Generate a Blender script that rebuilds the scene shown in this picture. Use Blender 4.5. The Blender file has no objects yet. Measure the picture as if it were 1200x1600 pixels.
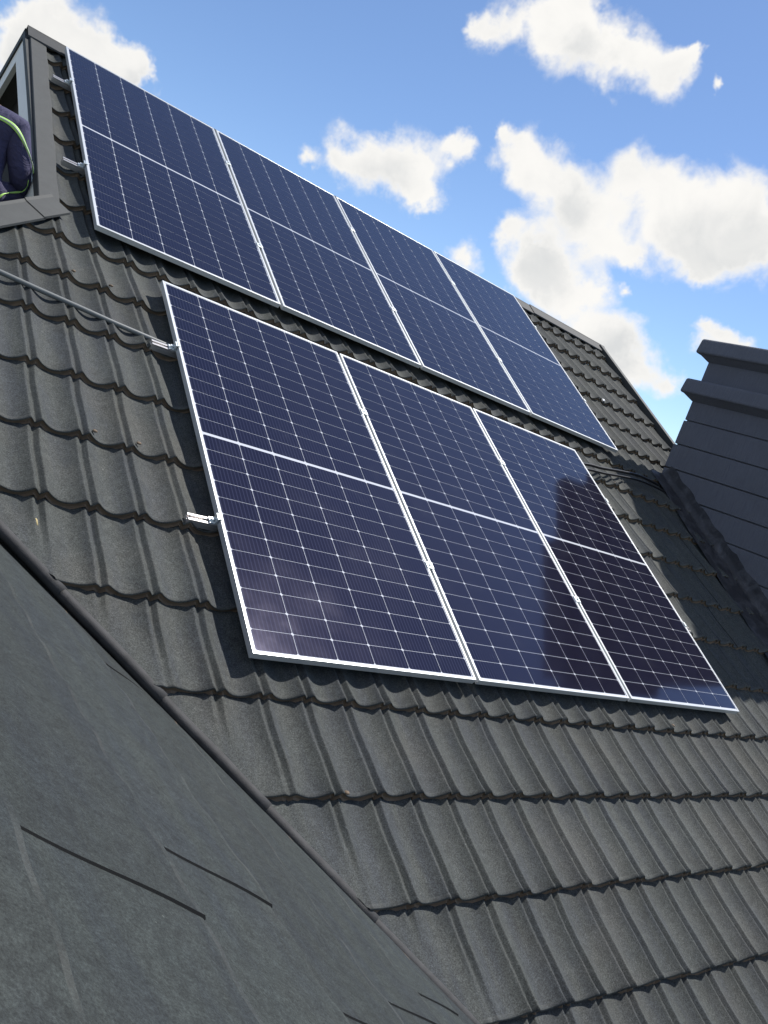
import bpy, bmesh, math, random
import numpy as np
from mathutils import Vector, Matrix

random.seed(7)
rng = np.random.default_rng(7)
S = bpy.context.scene
COL = S.collection
R = math.radians

# ------------------------------------------------------------------ camera
cam_d = bpy.data.cameras.new('camera')
cam = bpy.data.objects.new('camera', cam_d)
COL.objects.link(cam)
right = Vector((0.7548, -0.5565, 0.3471)); down = Vector((0.2065, -0.3007, -0.9311)); fwd = Vector((0.6226, 0.7745, -0.1121))
m = Matrix.Identity(4)
for i in range(3):
    m[i][0] = right[i]; m[i][1] = -down[i]; m[i][2] = -fwd[i]
CAM = Vector((-1.5826, -2.3765, 0.9447))
m.translation = CAM
cam.matrix_world = m
cam_d.sensor_fit = 'VERTICAL'; cam_d.sensor_height = 36.0
cam_d.lens = 1315.8 / 1600 * 36
cam_d.clip_start = 0.02; cam_d.clip_end = 20000
S.camera = cam
S.render.resolution_x = 768; S.render.resolution_y = 1024

# ------------------------------------------------------------------ sun and sky
SUN = Vector((0.68, 0.042, 1.192)).normalized()
sun_d = bpy.data.lights.new('sun', 'SUN'); sun_d.energy = 4.5; sun_d.angle = R(0.53); sun_d.color = (1.0, 0.955, 0.89)
sun = bpy.data.objects.new('sun', sun_d); COL.objects.link(sun)
sun.rotation_euler = SUN.to_track_quat('Z', 'Y').to_euler()
S.view_settings.view_transform = 'Standard'; S.view_settings.look = 'None'
S.view_settings.exposure = 0.42; S.view_settings.gamma = 1.0

W = bpy.data.worlds.new('World'); S.world = W; W.use_nodes = True
SKY_STRENGTH = 0.118


class NT:
    """small helper for writing node trees"""
    def __init__(s, tree): s.t = tree; s.n = tree.nodes; s.l = tree.links
    def set(s, sock, v):
        if hasattr(v, 'is_output') or isinstance(v, bpy.types.NodeSocket): s.l.new(v, sock)
        else: sock.default_value = v
    def math(s, op, a, b=None, c=None, clamp=False):
        n = s.n.new('ShaderNodeMath'); n.operation = op; n.use_clamp = clamp
        s.set(n.inputs[0], a)
        if b is not None: s.set(n.inputs[1], b)
        if c is not None: s.set(n.inputs[2], c)
        return n.outputs[0]
    def vmath(s, op, a, b=None, out=0):
        n = s.n.new('ShaderNodeVectorMath'); n.operation = op
        s.set(n.inputs[0], a)
        if b is not None: s.set(n.inputs[1], b)
        return n.outputs['Value'] if out == 'v' else n.outputs[0]
    def noise(s, vec, scale, detail=4, rough=0.5, dim='3D', out='Fac', dist=0.0):
        n = s.n.new('ShaderNodeTexNoise'); n.noise_dimensions = dim
        if vec is not None: s.l.new(vec, n.inputs['Vector'])
        n.inputs['Scale'].default_value = scale; n.inputs['Detail'].default_value = detail
        n.inputs['Roughness'].default_value = rough; n.inputs['Distortion'].default_value = dist
        return n.outputs[out]
    def ramp(s, f, a, b, lo=0.0, hi=1.0, smooth=True):
        n = s.n.new('ShaderNodeMapRange'); n.interpolation_type = 'SMOOTHSTEP' if smooth else 'LINEAR'; n.clamp = True
        s.set(n.inputs[0], f)
        for i, v in enumerate((a, b, lo, hi)): s.set(n.inputs[i + 1], v)
        return n.outputs[0]
    def mix(s, f, a, b, mode='MIX'):
        n = s.n.new('ShaderNodeMix'); n.data_type = 'RGBA'; n.blend_type = mode
        s.set(n.inputs[0], f); s.set(n.inputs[6], a); s.set(n.inputs[7], b)
        return n.outputs[2]
    def vec(s, kind='Object'):
        return s.n.new('ShaderNodeTexCoord').outputs[kind]
    def mapv(s, v, scale):
        n = s.n.new('ShaderNodeMapping'); s.l.new(v, n.inputs[0]); n.inputs['Scale'].default_value = scale
        return n.outputs[0]
    def bump(s, h, strength, dist):
        n = s.n.new('ShaderNodeBump'); n.inputs['Strength'].default_value = strength; n.inputs['Distance'].default_value = dist
        s.l.new(h, n.inputs['Height']); return n.outputs[0]


def rgb(*c): return (c[0], c[1], c[2], 1.0)


# sky directions of the clouds (azimuth from +Y towards +X, elevation, angular radius), all in degrees
def build_world():
    t = NT(W.node_tree)
    for n in list(t.n): t.n.remove(n)
    out = t.n.new('ShaderNodeOutputWorld'); bg = t.n.new('ShaderNodeBackground')
    t.l.new(bg.outputs[0], out.inputs[0])
    sky = t.n.new('ShaderNodeTexSky'); sky.sky_type = 'NISHITA'; sky.sun_disc = False
    sky.sun_elevation = math.asin(SUN.z); sky.sun_rotation = math.atan2(SUN.x, SUN.y)
    sky.altitude = 1500; sky.air_density = 1.0; sky.dust_density = 0.6; sky.ozone_density = 1.6
    d = t.vmath('NORMALIZE', t.vec('Generated'))
    # billowing outlines: the directions are stirred before the clouds are measured
    w1 = t.n.new('ShaderNodeTexNoise'); t.l.new(d, w1.inputs['Vector']); w1.inputs['Scale'].default_value = 11; w1.inputs['Detail'].default_value = 5; w1.inputs['Roughness'].default_value = .62
    dw = t.vmath('SUBTRACT', w1.outputs['Color'], (0.5, 0.5, 0.5))
    sc = t.n.new('ShaderNodeVectorMath'); sc.operation = 'SCALE'; t.l.new(dw, sc.inputs[0]); sc.inputs['Scale'].default_value = 0.085
    dd = t.vmath('ADD', d, sc.outputs[0])
    tot = None
    for (az, el, rad) in CLOUDS:
        c = (math.sin(R(az)) * math.cos(R(el)), math.cos(R(az)) * math.cos(R(el)), math.sin(R(el)))
        dist = t.vmath('DISTANCE', dd, c, 'v')
        q = t.math('MULTIPLY_ADD', dist, -1.0 / (2 * math.sin(R(rad) / 2) * 1.6), 1.0, clamp=True)
        tot = t.math('MULTIPLY', q, q) if tot is None else t.math('MULTIPLY_ADD', q, q, tot)
    n1 = t.noise(d, 19.0, 7, 0.54, dist=0.5)
    n2 = t.noise(d, 70.0, 4, 0.55)
    n3 = t.noise(d, 2.2, 6, 0.55)
    # scattered unseen clouds, added behind and left of the camera as fill light
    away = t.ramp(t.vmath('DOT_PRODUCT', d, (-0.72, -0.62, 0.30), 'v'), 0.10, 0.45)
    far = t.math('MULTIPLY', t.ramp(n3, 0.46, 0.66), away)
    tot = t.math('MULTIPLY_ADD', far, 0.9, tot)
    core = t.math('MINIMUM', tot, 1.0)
    e = t.math('MULTIPLY_ADD', t.math('SUBTRACT', n1, 0.5), 1.05, core)
    e = t.math('MULTIPLY_ADD', t.math('SUBTRACT', n2, 0.5), 0.24, e)
    has = t.ramp(tot, 0.01, 0.16)
    dens = t.math('MULTIPLY', t.ramp(e, 0.08, 0.72), has)
    dens = t.math('POWER', dens, 0.85)
    n4 = t.noise(d, 11.0, 5, 0.55, dist=0.5)
    low = None
    for (az, el, rad) in UNDERSIDES:
        c = (math.sin(R(az)) * math.cos(R(el)), math.cos(R(az)) * math.cos(R(el)), math.sin(R(el)))
        q = t.math('MULTIPLY_ADD', t.vmath('DISTANCE', dd, c, 'v'), -1.0 / (2 * math.sin(R(rad) / 2) * 1.6), 1.0, clamp=True)
        low = q if low is None else t.math('MAXIMUM', low, q)
    shade = t.math('ADD', t.math('MULTIPLY', t.ramp(low, 0.05, 0.75), 0.62), t.math('MULTIPLY', t.ramp(n4, 0.36, 0.66), 0.42))
    shade = t.math('MULTIPLY', shade, t.ramp(e, 0.25, 1.05))
    ccol = t.mix(t.math('MULTIPLY', shade, 0.72, clamp=True), rgb(6.2, 6.1, 5.9), rgb(4.0, 4.15, 4.25))
    tint = t.mix(1.0, sky.outputs[0], rgb(*SKY_TINT), 'MULTIPLY')
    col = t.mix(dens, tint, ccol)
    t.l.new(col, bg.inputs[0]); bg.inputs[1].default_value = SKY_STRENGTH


SKY_TINT = (.86, .93, 1.02)
CLOUDS = [(8.45, 11.69, 1.52), (9.28, 12.99, 1.52), (10.56, 13.45, 1.71), (9.9, 11.53, 2.06), (11.91, 13.23, 1.9), (12.41, 11.66, 2.11), (13.42, 13.78, 1.57), (14.27, 12.91, 1.59), (14.84, 14.09, 1.13), (14.99, 12.5, 1.43), (15.8, 13.69, 0.71), (33.78, 24.36, 0.92), (35.09, 24.85, 1.41), (36.73, 25.11, 1.62), (38.67, 25.18, 1.9), (40.61, 25.22, 2.11), (39.03, 26.22, 1.46), (42.47, 24.95, 1.83), (44.12, 24.63, 1.62), (45.96, 24.34, 1.34), (46.66, 25.33, 0.77), (46.89, 26.04, 0.48), (49.06, 24.47, 0.52), (26.56, 13.19, 0.84), (28.36, 14.21, 1.45), (29.82, 14.45, 1.6), (31.3, 15.2, 1.71), (32.98, 14.9, 1.69), (32.34, 13.38, 1.24), (34.25, 13.75, 0.97), (33.49, 13.07, 0.85), (34.04, 16.7, 0.91), (35.15, 17.24, 0.91), (37.11, 18.4, 0.83), (38.62, 18.01, 1.66), (40.38, 17.53, 2.04), (42.65, 16.88, 2.35), (44.72, 16.14, 2.13), (46.66, 15.14, 1.75), (48.02, 14.47, 0.99), (46.28, 18.54, 1.63), (48.58, 18.62, 2.36), (51.26, 18.21, 2.71), (53.78, 18.49, 2.6), (50.45, 16.26, 2.46), (53.32, 16.28, 2.29), (55.4, 17.03, 2.18), (52.2, 15.07, 1.12), (40.16, 13.59, 1.24), (42.23, 13.12, 2.26), (44.44, 12.6, 2.1), (46.41, 12.08, 1.55), (43.25, 11.71, 1.57), (48.33, 12.4, 0.54), (37.32, 11.36, 1.18), (42.42, 11.01, 1.57), (45.12, 10.39, 1.65), (47.43, 9.59, 1.89), (49.46, 8.86, 1.8), (51.53, 8.53, 1.71), (53.48, 8.08, 1.16), (50.48, 7.4, 1.18), (54, 11.71, 0.91), (55.16, 11.86, 1.2), (56.59, 11.81, 0.9)]
UNDERSIDES = [(51.89, 16.27, 2.04), (54.4, 16.58, 2.01), (43.54, 12.1, 1.64), (43.68, 16.02, 1.29), (9.12, 10.61, 1.71), (30.88, 13.45, 1.54), (49.45, 8.34, 1.57), (40.71, 24.57, 1.06), (15.94, 12.57, 1.08)]
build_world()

# ------------------------------------------------------------------ helpers
TH = R(31.0); CS, SN = math.cos(TH), math.sin(TH)
ROT = Matrix.Rotation(TH, 4, 'X')


def P(u, v, w=0.0):
    """roof coordinates (along the ridge, up the slope, off the panels' face) -> world"""
    return Vector((u, v * CS - w * SN, v * SN + w * CS))


def link(o): COL.objects.link(o); return o


def thing(name, label, cat, loc=(0, 0, 0), group=None):
    o = bpy.data.objects.new(name, None); o.empty_display_size = .2; o.location = loc; link(o)
    o['label'] = label; o['category'] = cat
    if group: o['group'] = group
    return o


def mesh_obj(name, verts, faces, mats, parent=None, mi=None, smooth=False):
    me = bpy.data.meshes.new(name); me.from_pydata([tuple(v) for v in verts], [], faces); me.update()
    for k in (mats if isinstance(mats, (list, tuple)) else [mats]): me.materials.append(k)
    if mi is not None: me.polygons.foreach_set('material_index', mi)
    if smooth: me.polygons.foreach_set('use_smooth', [True] * len(me.polygons))
    o = bpy.data.objects.new(name, me); link(o)
    if parent: o.parent = parent
    return o


def bm_obj(name, bm, mats, parent=None, smooth=False):
    me = bpy.data.meshes.new(name); bm.to_mesh(me); bm.free()
    for k in (mats if isinstance(mats, (list, tuple)) else [mats]): me.materials.append(k)
    if smooth: me.polygons.foreach_set('use_smooth', [True] * len(me.polygons))
    o = bpy.data.objects.new(name, me); link(o)
    if parent: o.parent = parent
    return o


def bm_box(bm, lo, hi, bevel=0.0, mat=0, M=None, seg=2):
    r = bmesh.ops.create_cube(bm, size=1.0)
    vs = r['verts']
    for v in vs:
        v.co = Vector([lo[i] + (v.co[i] + .5) * (hi[i] - lo[i]) for i in range(3)])
    fs = set(f for v in vs for f in v.link_faces)
    for f in fs: f.material_index = mat
    if bevel:
        es = list(set(e for v in vs for e in v.link_edges))
        rr = bmesh.ops.bevel(bm, geom=es, offset=bevel, segments=seg, affect='EDGES', profile=.5)
        vs = list(set(v for f in rr['faces'] for v in f.verts) | set(v for v in vs if v.is_valid))
        for f in rr['faces']: f.material_index = mat
    if M is not None:
        for v in vs: v.co = M @ v.co
    return vs


def tube(name, pts, rad, mat, parent=None, n=10, cap=True):
    """swept round bar; rad may be a list"""
    pts = [Vector(p) for p in pts]
    rs = rad if isinstance(rad, (list, tuple)) else [rad] * len(pts)
    vs = []; fs = []
    up = Vector((0, 0, 1))
    for i, p in enumerate(pts):
        t = (pts[min(i + 1, len(pts) - 1)] - pts[max(i - 1, 0)]).normalized()
        a = t.cross(up)
        if a.length < 1e-4: a = t.cross(Vector((1, 0, 0)))
        a.normalize(); b = a.cross(t)
        for k in range(n):
            q = 2 * math.pi * k / n
            vs.append(p + rs[i] * (math.cos(q) * a + math.sin(q) * b))
    for i in range(len(pts) - 1):
        for k in range(n):
            fs.append((i * n + k, i * n + (k + 1) % n, (i + 1) * n + (k + 1) % n, (i + 1) * n + k))
    if cap:
        fs.append(tuple(range(n))[::-1]); fs.append(tuple((len(pts) - 1) * n + k for k in range(n)))
    return mesh_obj(name, vs, fs, mat, parent, smooth=True)


# ------------------------------------------------------------------ materials
def new_mat(name):
    mt = bpy.data.materials.new(name); mt.use_nodes = True
    t = NT(mt.node_tree); b = t.n['Principled BSDF']
    return mt, t, b


def simple(name, col, rough=.5, metal=0.0, noise_amt=0.15, nscale=30, bump=0.0, bscale=200, spec=0.5, coat=0):
    mt, t, b = new_mat(name)
    v = t.vec('Object')
    n = t.noise(v, nscale, 5, .6)
    lo = rgb(*[c * (1 - noise_amt) for c in col]); hi = rgb(*[min(1, c * (1 + noise_amt)) for c in col])
    t.l.new(t.mix(n, lo, hi), b.inputs['Base Color'])
    b.inputs['Roughness'].default_value = rough; b.inputs['Metallic'].default_value = metal
    b.inputs['Specular IOR Level'].default_value = spec
    if bump: t.l.new(t.bump(t.noise(v, bscale, 4, .6), bump, .002), b.inputs['Normal'])
    return mt


def tile_material(name, warm=1.0, gain=1.0, blotch=.3, wear_highlight=.35, gr=1.0, cool=(1, 1, 1)):
    mt, t, b = new_mat(name)
    v = t.vec('Object')
    fine = t.noise(v, 620, 2, .7)
    grain = t.noise(v, 260, 3, .65)
    mid = t.noise(v, 9, 5, .62)
    big = t.noise(v, 1.7, 4, .6)
    streak = t.noise(t.mapv(v, (14, 2.2, 2.2)), 1.0, 5, .6)
    c1 = t.mix(mid, rgb(.060, .070, .070), rgb(.098, .105, .098))
    c2 = t.mix(t.ramp(streak, .40, .68), c1, rgb(.064, .073, .081))
    c3 = t.mix(t.math('MULTIPLY', t.ramp(big, .48, .70), .55 * warm), c2, rgb(.104, .102, .090))
    coarse = t.noise(v, 150, 3, .7)
    g = t.math('MULTIPLY', t.ramp(grain, .30, .72, 1 - .42 * gr, 1 + .42 * gr, False), t.ramp(coarse, .3, .7, 1 - .26 * gr, 1 + .26 * gr, False))
    g2 = t.ramp(fine, .25, .75, .70, 1.30, False)
    gm = t.math('MULTIPLY', g, g2)
    cmb = t.n.new('ShaderNodeCombineColor')
    for i in range(3): t.l.new(gm, cmb.inputs[i])
    c4 = t.mix(1.0, c3, cmb.outputs[0], 'MULTIPLY')
    # pale flecks of bird lime and bare chippings
    vo = t.n.new('ShaderNodeTexVoronoi'); vo.inputs['Scale'].default_value = 34
    t.l.new(v, vo.inputs['Vector'])
    spot = t.math('MULTIPLY', t.ramp(vo.outputs['Distance'], .05, .11, 1, 0), t.math('GREATER_THAN', t.noise(v, 11, 3, .6), .64))
    c5 = t.mix(t.math('MULTIPLY', spot, .55), c4, rgb(.36, .37, .34))
    # dark stains with their own outlines
    st = t.ramp(t.noise(v, 4.3, 6, .68, dist=.6), .60, .70)
    c6 = t.mix(t.math('MULTIPLY', st, .38), c5, rgb(.036, .038, .037))
    at = t.n.new('ShaderNodeAttribute'); at.attribute_name = 'tone'
    c6 = t.mix(1.0, c6, at.outputs['Color'], 'MULTIPLY') if True else c6
    mott = t.ramp(t.noise(t.mapv(v, (1, 1, 1)), 38, 5, .72, dist=.4), .34, .66, gain * (1 - blotch), gain * (1 + blotch), False)
    cm2 = t.n.new('ShaderNodeCombineColor')
    for i in range(3): t.l.new(t.math('MULTIPLY', mott, cool[i]), cm2.inputs[i])
    c6 = t.mix(1.0, c6, cm2.outputs[0], 'MULTIPLY')
    aw = t.n.new('ShaderNodeAttribute'); aw.attribute_name = 'wear_highlight'
    c6 = t.mix(t.math('MULTIPLY', aw.outputs['Fac'], wear_highlight), c6, rgb(.17, .17, .155))  # worn course edges; their bevel highlight is put into the colour too
    t.l.new(c6, b.inputs['Base Color'])
    b.inputs['Roughness'].default_value = .82; b.inputs['Specular IOR Level'].default_value = .35
    h = t.math('ADD', t.math('MULTIPLY', grain, .7), t.math('MULTIPLY', fine, .5))
    t.l.new(t.bump(h, .55, .0022), b.inputs['Normal'])
    return mt


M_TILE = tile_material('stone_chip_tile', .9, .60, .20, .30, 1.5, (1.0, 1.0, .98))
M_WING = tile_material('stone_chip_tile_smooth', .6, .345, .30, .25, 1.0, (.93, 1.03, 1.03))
M_BUTT = simple('rusty_tile_edge', (.135, .096, .062), .75, noise_amt=.6, nscale=22, bump=.4)
M_TRIM = simple('roof_trim', (.037, .041, .041), .7, noise_amt=.35, nscale=14, bump=.5, bscale=420)
M_RIDGE = simple('ridge_capping', (.036, .038, .039), .75, noise_amt=.4, nscale=12, bump=.5, bscale=420)
M_ROLL = simple('valley_edge', (.034, .034, .035), .75, noise_amt=.8, nscale=24, bump=.8, bscale=300)
M_GUTTER_LAPSHADE = simple('gutter_black_lap_shade', (.008, .008, .008), .9)
M_ALU = simple('aluminium', (.60, .62, .63), .34, .35, noise_amt=.06, nscale=8)
M_RAIL = simple('rail_aluminium', (.56, .54, .53), .30, .7, noise_amt=.1, nscale=20)
M_CLAMP = simple('clamp_steel', (.66, .71, .72), .35, .6, noise_amt=.12, nscale=60)
M_WHITE = simple('white_paint', (.80, .80, .78), .55, noise_amt=.10, nscale=9, bump=.1)
M_DARK = simple('opening_shade', (.012, .012, .014), .9)
M_CHIM = None
M_CABLE = simple('black_cable', (.012, .012, .014), .35)
M_CONDUIT = simple('grey_conduit', (.13, .14, .14), .45, noise_amt=.15, nscale=40)
M_WALL = simple('house_wall', (.35, .33, .30), .9, bump=.3)


def chimney_material():
    mt, t, b = new_mat('chimney_paint')
    v = t.vec('Object')
    br = t.noise(t.mapv(v, (40, 90, 9)), 1.0, 5, .65)
    mid = t.noise(v, 4.0, 5, .6)
    c = t.mix(br, rgb(.098, .105, .130), rgb(.175, .184, .215))
    c = t.mix(t.math('MULTIPLY', t.ramp(mid, .45, .7), .4), c, rgb(.118, .125, .145))
    t.l.new(c, b.inputs['Base Color']); b.inputs['Roughness'].default_value = .8
    b.inputs['Specular IOR Level'].default_value = .3
    t.l.new(t.bump(t.math('ADD', br, t.math('MULTIPLY', t.noise(v, 150, 4, .7), .8)), .9, .007), b.inputs['Normal'])
    return mt


M_CHIM = chimney_material()


def flashing_material():
    mt, t, b = new_mat('bitumen_flashing')
    v = t.vec('Object')
    n = t.noise(v, 9, 6, .7, dist=.5)
    c = t.mix(t.ramp(n, .42, .72), rgb(.022, .023, .028), rgb(.075, .077, .088))
    t.l.new(c, b.inputs['Base Color']); b.inputs['Roughness'].default_value = .55
    t.l.new(t.bump(t.noise(v, 30, 6, .7), .5, .008), b.inputs['Normal'])
    return mt


M_FLASH = flashing_material()


def glass_over(b, t, colsock):
    t.set(b.inputs['Base Color'], colsock)
    b.inputs['IOR'].default_value = 1.45
    b.inputs['Specular IOR Level'].default_value = .62
    b.inputs['Specular Tint'].default_value = (.70, .65, 1.0, 1.0)
    v = t.vec('Object')
    d = t.noise(v, 2.6, 5, .6)
    t.l.new(t.ramp(d, .3, .75, .060, .100), b.inputs['Roughness'])


def cell_material():
    mt, t, b = new_mat('silicon_cells')
    v = t.vec('Object')
    sx = t.n.new('ShaderNodeSeparateXYZ'); t.l.new(v, sx.inputs[0])
    x = sx.outputs[0]
    s = t.math('SINE', t.math('MULTIPLY', x, 2 * math.pi / .01825))
    bar = t.ramp(s, .30, .95)
    n = t.noise(v, 1.3, 3, .5)
    base = t.mix(n, rgb(.0050, .0042, .0140), rgb(.0068, .0055, .0100))
    c = t.mix(t.math('MULTIPLY', bar, .55), base, rgb(.032, .034, .062))
    # dust settled on the glass
    du = t.ramp(t.noise(v, 5.5, 6, .7), .52, .85)
    c = t.mix(t.math('MULTIPLY', du, .05), c, rgb(.30, .30, .31))
    glass_over(b, t, c)
    return mt


def sheet_material():
    mt, t, b = new_mat('white_backsheet')
    glass_over(b, t, rgb(.52, .54, .58))
    return mt


M_CELL = cell_material(); M_SHEET = sheet_material()

# ------------------------------------------------------------------ ground
gm, gt, gb = new_mat('dry_grass_ground')
gv = gt.vec('Object')
gt.l.new(gt.mix(gt.noise(gv, .6, 8, .7), rgb(.06, .075, .03), rgb(.16, .14, .09)), gb.inputs['Base Color'])
gb.inputs['Roughness'].default_value = 1.0
nv = 64; GR = 4000
g = mesh_obj('ground', [(GR * math.cos(2 * math.pi * i / nv), GR * math.sin(2 * math.pi * i / nv), -4.4) for i in range(nv)],
             [tuple(range(nv))], gm)
g['kind'] = 'structure'

# ------------------------------------------------------------------ house
house = thing('house', 'house with dark grey stone chip tiled roof, white gable boards and painted chimney', 'house', (2.0, 1.0, -4.4))


def hpart(o, parent=None):
    o.parent = parent or house
    o.matrix_parent_inverse = Matrix.Translation((-2.0, -1.0, 4.4)) if parent is None else Matrix.Identity(4)
    return o


PER = 0.184; CRS = 0.3705


def sstep(a, b, x):
    t = np.clip((x - a) / (b - a), 0, 1); return t * t * (3 - 2 * t)


def tile_sheet(name, mats, frame, u0, u1, phase, v0, ks, amp, notch, step, laps, clip_planes, jit=1.0, lap_h=.004, tone=.05, sag=None, fade=None, flat=None):
    """one slope of pressed-steel tiles. frame = (origin, U, V, N); ks = course numbers; v0 = lower edge of course 0"""
    O, U, V, N = [np.array(a, float) for a in frame]
    half = np.array([0, 4, 8, 12, 16, 19, 22, 25, 29, 34, 40, 48, 57, 67, 79, 92]) / 1000.0
    offs = np.concatenate([-half[:0:-1], half])[:-1]
    n0 = math.floor((u0 - phase) / PER); n1 = math.ceil((u1 - phase) / PER)
    us0 = np.concatenate([phase + i * PER + offs for i in range(n0, n1 + 1)])
    ncell = n1 - n0 + 3
    rows = [(0, .006, -.034, 1), (0, -.004, -.031, 1), (0, -.0055, -.027, 1), (0, .004, -.0235, 1), (0, .0055, -.010, 1), (0, -.0005, -.0045, 1), (0, .006, 0, 0)]
    NB = 5
    ts = [.03, .07, .13, .2, .28, .36, .44, .52, .6, .7, .8, .9, 1.0, 1.04]
    V_all = []; F_all = []; MI = []; TN = []; WR = []; base = 0
    period = 7 * PER
    for k in ks:
        l0 = laps.get(k, phase + rng.integers(0, 7) * PER)
        lst = l0 if isinstance(l0, list) else None
        if lst is not None: l0 = lst[0] if lst else 99.0
        m0 = math.ceil((u0 - l0) / period); m1 = math.floor((u1 - l0) / period)
        ls = np.array(lst if lst is not None else [l0 + i * period for i in range(m0, m1 + 1)], float)
        us = np.sort(np.concatenate([us0, ls - .0005, ls + .0005]))
        cell = np.clip(np.floor((us - phase) / PER + .5).astype(int) - n0, 0, ncell - 2)
        x = np.abs(us - (phase + (cell + n0) * PER))
        sx = np.clip((x - .023) / (PER / 2 - .023), 0, 1)
        prof = np.where(x < .019, amp - notch * (1 - x / .019), amp * (1 - sx) ** 1.9)
        prof = np.where((x >= .019) & (x < .023), amp, prof)
        jv = rng.normal(0, .0028, ncell + 1) * jit; jw = rng.normal(0, .0018, ncell + 1) * jit; ju = rng.normal(0, .0022, ncell + 1) * jit
        fr = (us - (phase + (cell + n0) * PER)) / PER + .5
        li = lambda a: a[cell] * (1 - fr) + a[cell + 1] * fr
        Jv, Jw, Ju = li(jv), li(jw), li(ju)
        tiltw = rng.normal(0, .0025) * jit
        ph = np.full(len(us), 9.0)
        for q_ in ls: ph = np.where(us >= q_, np.minimum(ph, us - q_), ph)
        lap = lap_h * np.exp(-ph / .10)
        tones = rng.normal(1, tone, len(ls) + 4)
        tn = tones[np.clip(np.floor((us - l0) / period).astype(int) - m0 + 1, 0, len(ls) + 3)] * rng.normal(1, tone * .7)
        vb = v0 + k * CRS
        grid = []
        twist = rng.normal(0, .003, ncell + 1) * jit
        for (t, dv, dw, mflag) in rows:
            w = prof * 1.15 + step + lap + Jw + tiltw + dw
            grid.append(np.stack([us + Ju * (1 if jit > .7 else 0), vb + dv + Jv - lap * .25, w], 1))
        for t in ts:
            r = step * (1 - .55 * t - .45 * sstep(.12, .8, t))
            kn = 0 if jit < .7 else li(twist) * math.sin(math.pi * min(1, t)) + .0018 * jit * math.sin(2 * math.pi * t)
            w = prof * (.76 + .39 * math.exp(-t / .11)) + r + lap * (1 - .4 * t) + (Jw + tiltw) * (1 - t)
            grid.append(np.stack([us + Ju * (1 - t if jit > .7 else 0) + kn, vb + .006 + t * CRS + Jv * (1 - t), w], 1))
        if fade is not None:
            for q_ in grid:
                f_ = fade(q_[:, 0], q_[:, 1]); q_[:, 2] += (.010 - prof * .8) * (1 - f_)
        if flat is not None:
            for q_ in grid:
                f_ = flat(q_[:, 0], q_[:, 1]); q_[:, 2] = q_[:, 2] * f_ + .014 * (1 - f_)
        if sag is not None:
            for q_ in grid: q_[:, 2] += sag(q_[:, 1])
        nr = len(grid); nc = len(us)
        G = np.stack(grid, 0).reshape(-1, 3)
        V_all.append(O + G[:, :1] * U + G[:, 1:2] * V + G[:, 2:3] * N)
        i, j = np.meshgrid(np.arange(nr - 1), np.arange(nc - 1), indexing='ij')
        a = base + i * nc + j
        F_all.append(np.stack([a, a + 1, a + nc + 1, a + nc], -1).reshape(-1, 4))
        narrow = (us[1:] - us[:-1]) < .0015
        mm_ = np.where(i < NB, 1, 0); mm_ = np.where(narrow[j] & (i >= NB), 2, mm_)  # lap faces go black: the shade in the gap is put into their colour
        MI.append(mm_.reshape(-1)); TN.append(tn[j].reshape(-1))
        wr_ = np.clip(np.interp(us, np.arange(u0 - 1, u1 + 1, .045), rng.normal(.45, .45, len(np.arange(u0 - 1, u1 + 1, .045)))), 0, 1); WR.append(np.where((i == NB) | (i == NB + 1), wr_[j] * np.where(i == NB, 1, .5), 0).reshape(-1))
        base += nr * nc
    Vv = np.concatenate(V_all); Ff = np.concatenate(F_all); Mi = np.concatenate(MI); Tn = np.concatenate(TN); Wr = np.concatenate(WR)
    # drop faces wholly outside every clip plane first, then cut cleanly
    for (co, no) in clip_planes:
        dd = (Vv - np.array(co)) @ np.array(no)
        keep = (dd[Ff] < .0).any(1)
        Ff = Ff[keep]; Mi = Mi[keep]; Tn = Tn[keep]; Wr = Wr[keep]
    used = np.unique(Ff); remap = -np.ones(len(Vv), int); remap[used] = np.arange(len(used))
    Vv = Vv[used]; Ff = remap[Ff]
    me = bpy.data.meshes.new(name)
    me.vertices.add(len(Vv)); me.vertices.foreach_set('co', Vv.astype(np.float32).ravel())
    me.loops.add(Ff.size); me.loops.foreach_set('vertex_index', Ff.ravel().astype(np.int32))
    me.polygons.add(len(Ff)); me.polygons.foreach_set('loop_start', np.arange(0, Ff.size, 4, dtype=np.int32))
    me.polygons.foreach_set('loop_total', np.full(len(Ff), 4, dtype=np.int32))
    for mm in mats: me.materials.append(mm)
    me.polygons.foreach_set('material_index', Mi.astype(np.int32))
    at = me.attributes.new('tone', 'FLOAT', 'FACE'); at.data.foreach_set('value', Tn.astype(np.float32))
    at = me.attributes.new('wear_highlight', 'FLOAT', 'FACE'); at.data.foreach_set('value', Wr.astype(np.float32))
    me.update()
    bm = bmesh.new(); bm.from_mesh(me)
    for (co, no) in clip_planes:
        bmesh.ops.bisect_plane(bm, geom=bm.verts[:] + bm.edges[:] + bm.faces[:], dist=1e-5, plane_co=co, plane_no=no, clear_outer=True)
    for f in bm.faces: f.smooth = f.material_index == 0
    bm.to_mesh(me); bm.free()
    o = bpy.data.objects.new(name, me); link(o)
    return o


WM = -0.098                       # bottom of the pans below the panels' upper face
FR_MAIN = (P(0, 0, WM), (1, 0, 0), (0, CS, SN), (0, -SN, CS))
# valley between the main slope and the wing
VA = P(0.528, -1.226, -.085); VB = P(-0.81, 0.43, -.085)
vdir = (VB - VA).normalized()
vh = Vector((vdir.x, vdir.y, 0)).normalized(); vout = Vector((-vh.y, vh.x, 0))      # horizontal, pointing to the wing side
if vout.x > 0: vout = -vout
# hip falling from the foot of the gable
HG = Vector((-0.584, 2.331, 1.308)); hdir = Vector((-.70, -.70, -.4206)).normalized()
hout = Vector((-1, 1, 0)).normalized()
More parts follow.
